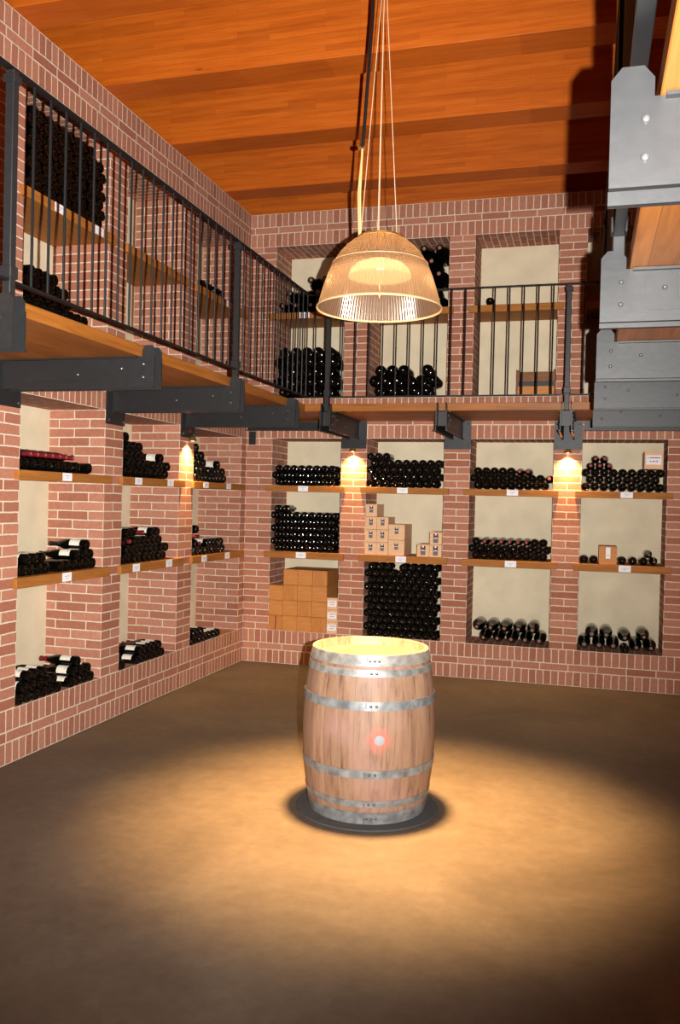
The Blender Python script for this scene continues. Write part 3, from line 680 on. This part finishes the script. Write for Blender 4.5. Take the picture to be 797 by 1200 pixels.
def crate(x0, x1, z0, z1, depth, label, group, mat, y0=-.008, lab=None, name='wine_crate'):
    g_ = .0012
    t = empty(name, label, 'wine crate', ((x0+x1)/2, y0, z0), group)
    w = x1-x0-2*g_; h = z1-z0-2*g_
    m = MB()
    for a, b in (((-w/2, .010, 0), (w/2, depth, .010)), ((-w/2, .010, .010), (-w/2+.009, depth, h-.009)), ((w/2-.009, .010, .010), (w/2, depth, h-.009)), ((-w/2+.009, depth-.01, .010), (w/2-.009, depth, h-.009))): m.box(a, b)
    m.build('box_body', mat, t, loc=(0, 0, g_))
    m = MB(); m.box((-w/2, 0, 0), (w/2, .0095, h-.0095)); m.build('end_panel', mat, t, bevel=.0015, loc=(0, 0, g_))
    m = MB(); m.box((-w/2, 0, h-.009), (w/2, depth, h)); m.build('lid', mat, t, loc=(0, 0, g_))
    if lab == 'paper': scribble(t, 0, -.0003, g_+h*.52, w*.82)
    if lab in ('small', 'tall'):
        lw = .036 if lab == 'small' else .048; lh = .062 if lab == 'small' else .088; cz = h*.60 if lab == 'small' else h*.52
        cz += g_
        m = MB(); m.box((-lw/2, -.0012, cz), (lw/2, -.0002, cz+lh*.48)); l1 = m.build('wine_label', M['label_dark'], t)
        m = MB(); m.box((-lw/2, -.0012, cz-lh*.52), (lw/2, -.0002, cz-lh*.06)); m.build('label_band', M['label_grey'], l1)
        m = MB(); m.box((-lw*.16, -.0017, cz+lh*.30), (lw*.16, -.0013, cz+lh*.48)); m.box((-lw*.30, -.0017, cz-lh*.01), (lw*.30, -.0013, cz+lh*.05)); m.build('label_crest', M['paper'], l1)
    if lab == 'tagstrip':
        m = MB(); m.box((-.018, -.0012, h*.32), (.022, -.0002, h*.95)); m.box((-.012, -.0016, h*.5), (.016, -.0013, h*.53), 1); q = m.build('paper_label', [M['paper'], M['grey_ink']], t); q['label'] = 'narrow white paper tag'
    return t
g = 'wooden crates on the sill of the corner back bay'
xs = [.2835, .4325, .5855, .738, .891]
zc0 = PB
hz = .1545
for c in range(4):
    for r in range(3 if c == 0 else 4):
        hh = .1515 if c == 0 else hz
        if c == 0 and r == 0:
            for q, (a, b, wd) in enumerate(((.2835, .354, 'left'), (.362, .4325, 'right'))):
                crate(a, b, zc0, zc0+hh, .33, 'narrow pine crate on brick sill, %s one of the gapped pair' % wd, g, M['crate_y'])
            continue
        lab = 'plain pine wine crate, %s crate up in %s column from left, behind barrel' % (ORD[r], ORD[c])
        crate(xs[c], xs[c+1], zc0+r*hh, zc0+(r+1)*hh, .43 if c else .33, lab, g, M['crate'] if (c+r) % 3 else M['crate_y'])
for r in range(3):
    crate(.893, 1.0035, zc0+r*.119, zc0+(r+1)*.119, .40, 'narrow pale crate with handwritten paper label, %s of three beside pier' % ('bottom', 'middle', 'top')[r], 'crates with paper labels', M['palebox'], lab='paper')
g = 'small label-fronted wine boxes'
z0 = S2T-.0006
for c, (a, b, n) in enumerate(((1.2645, 1.381, 4), (1.381, 1.497, 3))):
    for r in range(n):
        crate(a, b, z0+r*.1235, z0+(r+1)*.1235, .30, 'small pale wine box, %s up in the %s' % (ORD[r], ('tall stack against the lit pier', 'three-high stack, second column')[c]), g, M['palebox'], lab='small', name='wine_box')
for r in range(2):
    crate(1.4985, 1.660, z0+r*.1515, z0+(r+1)*.1515, .36, 'larger pale wine box, %s of the two-high stack' % ('lower', 'upper')[r], g, M['palebox'], lab='small', name='wine_box')
for (a, b, zz, lb) in ((1.781, 1.902, 0, 'small tall-labelled wine box, bottom left of the group of three'), (1.902, 2.0215, 0, 'small tall-labelled wine box, bottom right of the group of three'), (1.902, 2.0215, .121, 'small tall-labelled wine box on top of the group of three')):
    crate(a, b, z0+zz, z0+zz+.121, .32, lb, g, M['palebox'], lab='tall', name='wine_box')
zt4 = S1T+RB*2+2*sqrt((2*RB+.0006)**2-.03975**2)+.002
crate(3.824, 3.981, zt4, zt4+.160, .33, 'pale wooden wine box with paper label lying on the stacked bottles', 'single wine boxes', M['palebox'], y0=.006, lab='paper', name='wine_box')
crate(3.454, 3.612, z0, z0+.165, .30, 'small wooden box with white tag between bottles on a shelf', 'single wine boxes', M['crate'], lab='tagstrip', name='wine_box')
# brown crate with a dark band on the gallery sill
t = empty('wooden_crate', 'dark brown wooden crate with black band on the gallery sill', 'crate', (2.855, .01, SILL2+.001))
m = MB()
for x in (-.175, .163): m.box((x, 0, 0), (x+.012, .34, .245))
m.build('side_panel', M['darkcrate'], t)
m = MB(); m.box((-.1625, .004, .135), (.1625, .016, .225)); m.build('upper_slat', M['darkcrate'], t)
m = MB(); m.box((-.1625, .004, .001), (.1625, .016, .092)); m.build('lower_slat', M['crate'], t)
m = MB(); m.box((-.1625, .001, .094), (.1625, .012, .133)); q = m.build('metal_band', M['blacksteel'], t); q['label'] = 'black band'
m = MB(); m.box((-.1625, .33, .001), (.1625, .34, .225)); m.build('back_panel', M['darkcrate'], t)

# ------------------------------------------------------------------ barrel on its mat
BC_ = Vector((2.237, -3.65, 0))
toc = (CAM.xy-BC_.xy).normalized()
ang = math.atan2(toc.y, toc.x)
H0, H1 = .011, .871
def brad(z):
    t = (z-H0)/(H1-H0)*2-1
    return .357-.049*abs(t)**2.0
zbung = .452
ab = ang+.155
BUNG = (cos(ab)*brad(zbung), sin(ab)*brad(zbung), zbung)
M['barrel'] = barrel_mat()
mm = MB(); mm.lathe([(.378, .0003), (.384, .002), (.384, .007), (.381, .010)], 64, mat=Matrix.Translation((BC_.x, BC_.y, 0)))
o = mm.build('floor_mat', M['mat'], smooth=True); tag(o, 'round dark grey floor mat under the oak barrel', 'mat')
t = empty('wine_barrel', 'upright oak wine barrel with galvanised hoops in the middle of the floor', 'barrel', (BC_.x, BC_.y, 0))
m = MB(); n = 28
prof = [(brad(H0)-.02, H0+.04), (brad(H0)-.02, H0)]+[(brad(H0+(H1-H0)*k/n), H0+(H1-H0)*k/n) for k in range(n+1)]+[(brad(H1)-.018, H1), (brad(H1)-.028, H1-.048)]
m.lathe(prof, 96, cap=(True, False)); m.build('staves', M['barrel'], t, smooth=True)
m = MB(); m.lathe([(brad(H1)-.0285, H1-.060), (brad(H1)-.0285, H1-.044), (.02, H1-.042)], 64); m.build('barrel_head', M['lid'], t)
for (za, zb, lab) in ((H1-.056, H1-.003, 'top chime hoop'), (H1-.108, H1-.073, 'quarter hoop'), (.598, .642, 'upper bilge hoop'), (.255, .298, 'lower bilge hoop'), (.104, .138, 'quarter hoop'), (.014, .076, 'bottom chime hoop')):
    m = MB(); pr = []
    for k in range(5):
        zz = za+(zb-za)*k/4; pr.append((brad(zz)+.0035, zz))
    pr += [(brad(zb)+.0006, zb), (brad(za)+.0006, za)]
    m.lathe(pr, 96, closed=True); h = m.build('hoop', M['galv'], t, smooth=True)
    zc = (za+zb)/2
    offs = (.03, .105, .175) if 'chime' in lab else (.055, .135)
    for q in offs:
        a = ang+q-.03; p = Vector((cos(a)*(brad(zc)+.0035), sin(a)*(brad(zc)+.0035), zc))
        mr = MB(); mr.lathe([(.0075, 0), (.007, .002), (.004, .0042)], 10, mat=Matrix.Translation(p) @ Matrix.Rotation(a, 4, 'Z') @ Matrix.Rotation(pi/2, 4, 'Y')); mr.build('rivet', M['bolt'], h, smooth=True)
    # lap joint of the hoop
    a = ang-.045; mj = MB(); r0 = brad(zc)+.0036
    mj.box((r0-.001, -.0012, za-zc+.001), (r0+.0009, .0012, zb-zc-.001)); jo = mj.build('lap_seam', M['blacksteel'], h, loc=(0, 0, zc)); jo.rotation_euler = (0, 0, a)
m = MB(); m.lathe([(.026, -.01), (.026, .004), (.022, .006)], 24, mat=Matrix.Translation(BUNG) @ Matrix.Rotation(ab, 4, 'Z') @ Matrix.Rotation(pi/2, 4, 'Y'))
q = m.build('bung', simple('grey silicone bung', (.27, .27, .28), .7), t, smooth=True); q['label'] = 'grey round bung'

# ------------------------------------------------------------------ pendant lamp
LX, LYY = 2.238, -3.65
t = empty('pendant_lamp', 'amber ribbed acrylic dome pendant lamp hanging over the barrel', 'pendant lamp', (LX, LYY, 2.682))
pr = [(.334, 0), (.326, .030), (.305, .105), (.283, .170), (.258, .230), (.225, .285), (.190, .325), (.150, .358), (.118, .376)]
m = MB(); m.lathe(pr, 96, cap=(False, False)); m.build('dome_shade', M['dome'], t, smooth=True)
m = MB(); m.lathe([(.337, -.004), (.340, .002), (.336, .008), (.330, .004)], 96, closed=True); m.build('rim', M['dome_rim'], t, smooth=True)
m = MB(); m.lathe([(.2580, .2335), (.2590, .236), (.2555, .2385), (.2545, .236)], 96, closed=True); m.build('band', M['dome_rim'], t, smooth=True)
m = MB(); m.lathe([(.112, .374), (.122, .376), (.122, .384), (.108, .388), (.05, .392)], 48); m.build('top_ring', M['brass'], t, smooth=True)
m = MB(); m.lathe([(.024, .262), (.024, .374)], 20); m.build('lamp_holder', M['brass'], t, smooth=True)
m = MB(); m.lathe([(.010, .214), (.024, .217), (.030, .226), (.028, .240), (.02, .250), (.018, .262)], 20); m.build('bulb', M['bulb'], t, smooth=True)
m = MB(); m.lathe([(.170, .172), (.160, .205), (.125, .238), (.07, .258), (.027, .264)], 64, cap=(False, False)); m.build('inner_diffuser', M['diffuser'], t, smooth=True)
m = MB(); m.lathe([(.004, .06), (.004, .135)], 8); m.build('pull_pin', M['brass'], t)
apex = (-.012, 0.0, ZT-2.682)
for k, a in enumerate((radians(200), radians(275), radians(335), radians(110))):
    m = MB(); m.tube([(cos(a)*.108, sin(a)*.108, .386), (apex[0]+cos(a)*.004, apex[1]+sin(a)*.004, apex[2])], .0022, 6); q = m.build('suspension_wire', M['wire'], t)
m = MB(); m.tube([(-.066, 0, ZT-2.682), (-.075, 0, 1.55), (-.108, -.005, .93), (-.112, -.006, .87)], .0095, 8); q = m.build('power_cable', M['blacksteel'], t, smooth=True); q['label'] = 'black power cable'
m = MB(); m.tube([(-.112, -.006, .87), (-.118, -.01, .62), (-.108, -.02, .388)], .0055, 8); m.tube([(-.115, .004, .87), (-.132, 0, .62), (-.118, -.012, .388)], .004, 8); q = m.build('power_lead', M['cable_gold'], t, smooth=True); q['label'] = 'gold coloured lead below the clip'
m = MB(); m.box((-.135, -.012, .862), (-.095, .012, .880)); m.build('cable_clip', M['brass'], t, bevel=.003)
m = MB(); m.lathe([(.05, ZT-2.682-.022), (.055, ZT-2.682-.012), (.055, ZT-2.682-.001)], 24, mat=Matrix.Translation((-.03, 0, 0))); m.build('ceiling_rose', M['blacksteel'], t, smooth=True)

# ------------------------------------------------------------------ small downlights on three piers
def downlight(loc, rz, lab):
    t = empty('downlight', lab, 'downlight', loc, 'downlights under the gallery beams', rz)
    T = Matrix.Translation((.052, 0, 0))
    m = MB(); m.lathe([(.016, .036), (.024, .034), (.036, .004), (.040, 0), (.037, 0), (.032, .006), (.021, .030)], 24, cap=(True, False), mat=T); m.build('cone_shade', M['brass'], t, smooth=True)
    m = MB(); m.lathe([(.010, .001), (.016, .005), (.016, .020), (.011, .026)], 14, mat=T); m.build('halogen_lamp', M['bulb_small'], t, smooth=True)
    m = MB(); m.box((.0125, -.010, .0365), (.085, .010, .0405)); m.build('mounting_arm', M['blacksteel'], t)
    return t
def spot(name, loc, tgt, power, angle, blend, col, r):
    l = bpy.data.lights.new(name, 'SPOT'); l.energy = power; l.spot_size = angle; l.spot_blend = blend; l.color = col; l.shadow_soft_size = r
    o = bpy.data.objects.new(name, l); COL.objects.link(o); o.location = loc
    o.rotation_euler = (Vector(tgt)-Vector(loc)).to_track_quat('-Z', 'Y').to_euler(); return o
WARM = (1, .60, .22)
for (x, y, rz, lab) in ((1.133, 0, -pi/2, 'small brass downlight on back wall pier left of the lamp'), (3.160, 0, -pi/2, 'small brass downlight on back wall pier near the right gallery'), (0, -1.355, 0, 'small brass downlight on the left wall pier')):
    downlight((x, y, 2.132), rz, lab)
    ox, oy = cos(rz), sin(rz)
    spot('downlight_beam', (x+.052*ox, y+.052*oy, 2.131), (x+.06*ox, y+.06*oy, 1.0), 125, radians(118), .85, WARM, .010)

# ------------------------------------------------------------------ light
FL = CAM+Rv*.115+Uv*.01+Fv*.02
aim = Rv*-.15+Uv*.18+Fv
spot('camera_flash', FL, FL+aim, 2800, radians(94), 1.0, (1, .97, .93), .009)
spot('pendant_beam', (LX, LYY, 2.85), (LX+.07, LYY-.06, 0), 3200, radians(63), 1.0, (1, .60, .235), .13)
l = bpy.data.lights.new('pendant_glow', 'POINT'); l.energy = 8; l.color = (1, .72, .46); l.shadow_soft_size = .05
o = bpy.data.objects.new('pendant_glow', l); COL.objects.link(o); o.location = (LX, LYY, 2.682+.135)

w = bpy.data.worlds.new('world'); SC.world = w; w.use_nodes = True
w.node_tree.nodes['Background'].inputs[0].default_value = (.9, .75, .6, 1); w.node_tree.nodes['Background'].inputs[1].default_value = .006
SC.view_settings.view_transform = 'Standard'; SC.view_settings.look = 'None'; SC.view_settings.exposure = 0; SC.view_settings.gamma = 1; SC.view_settings.use_curve_mapping = False
print('individual bottles', NB[0], 'stuff', len(STUFF))
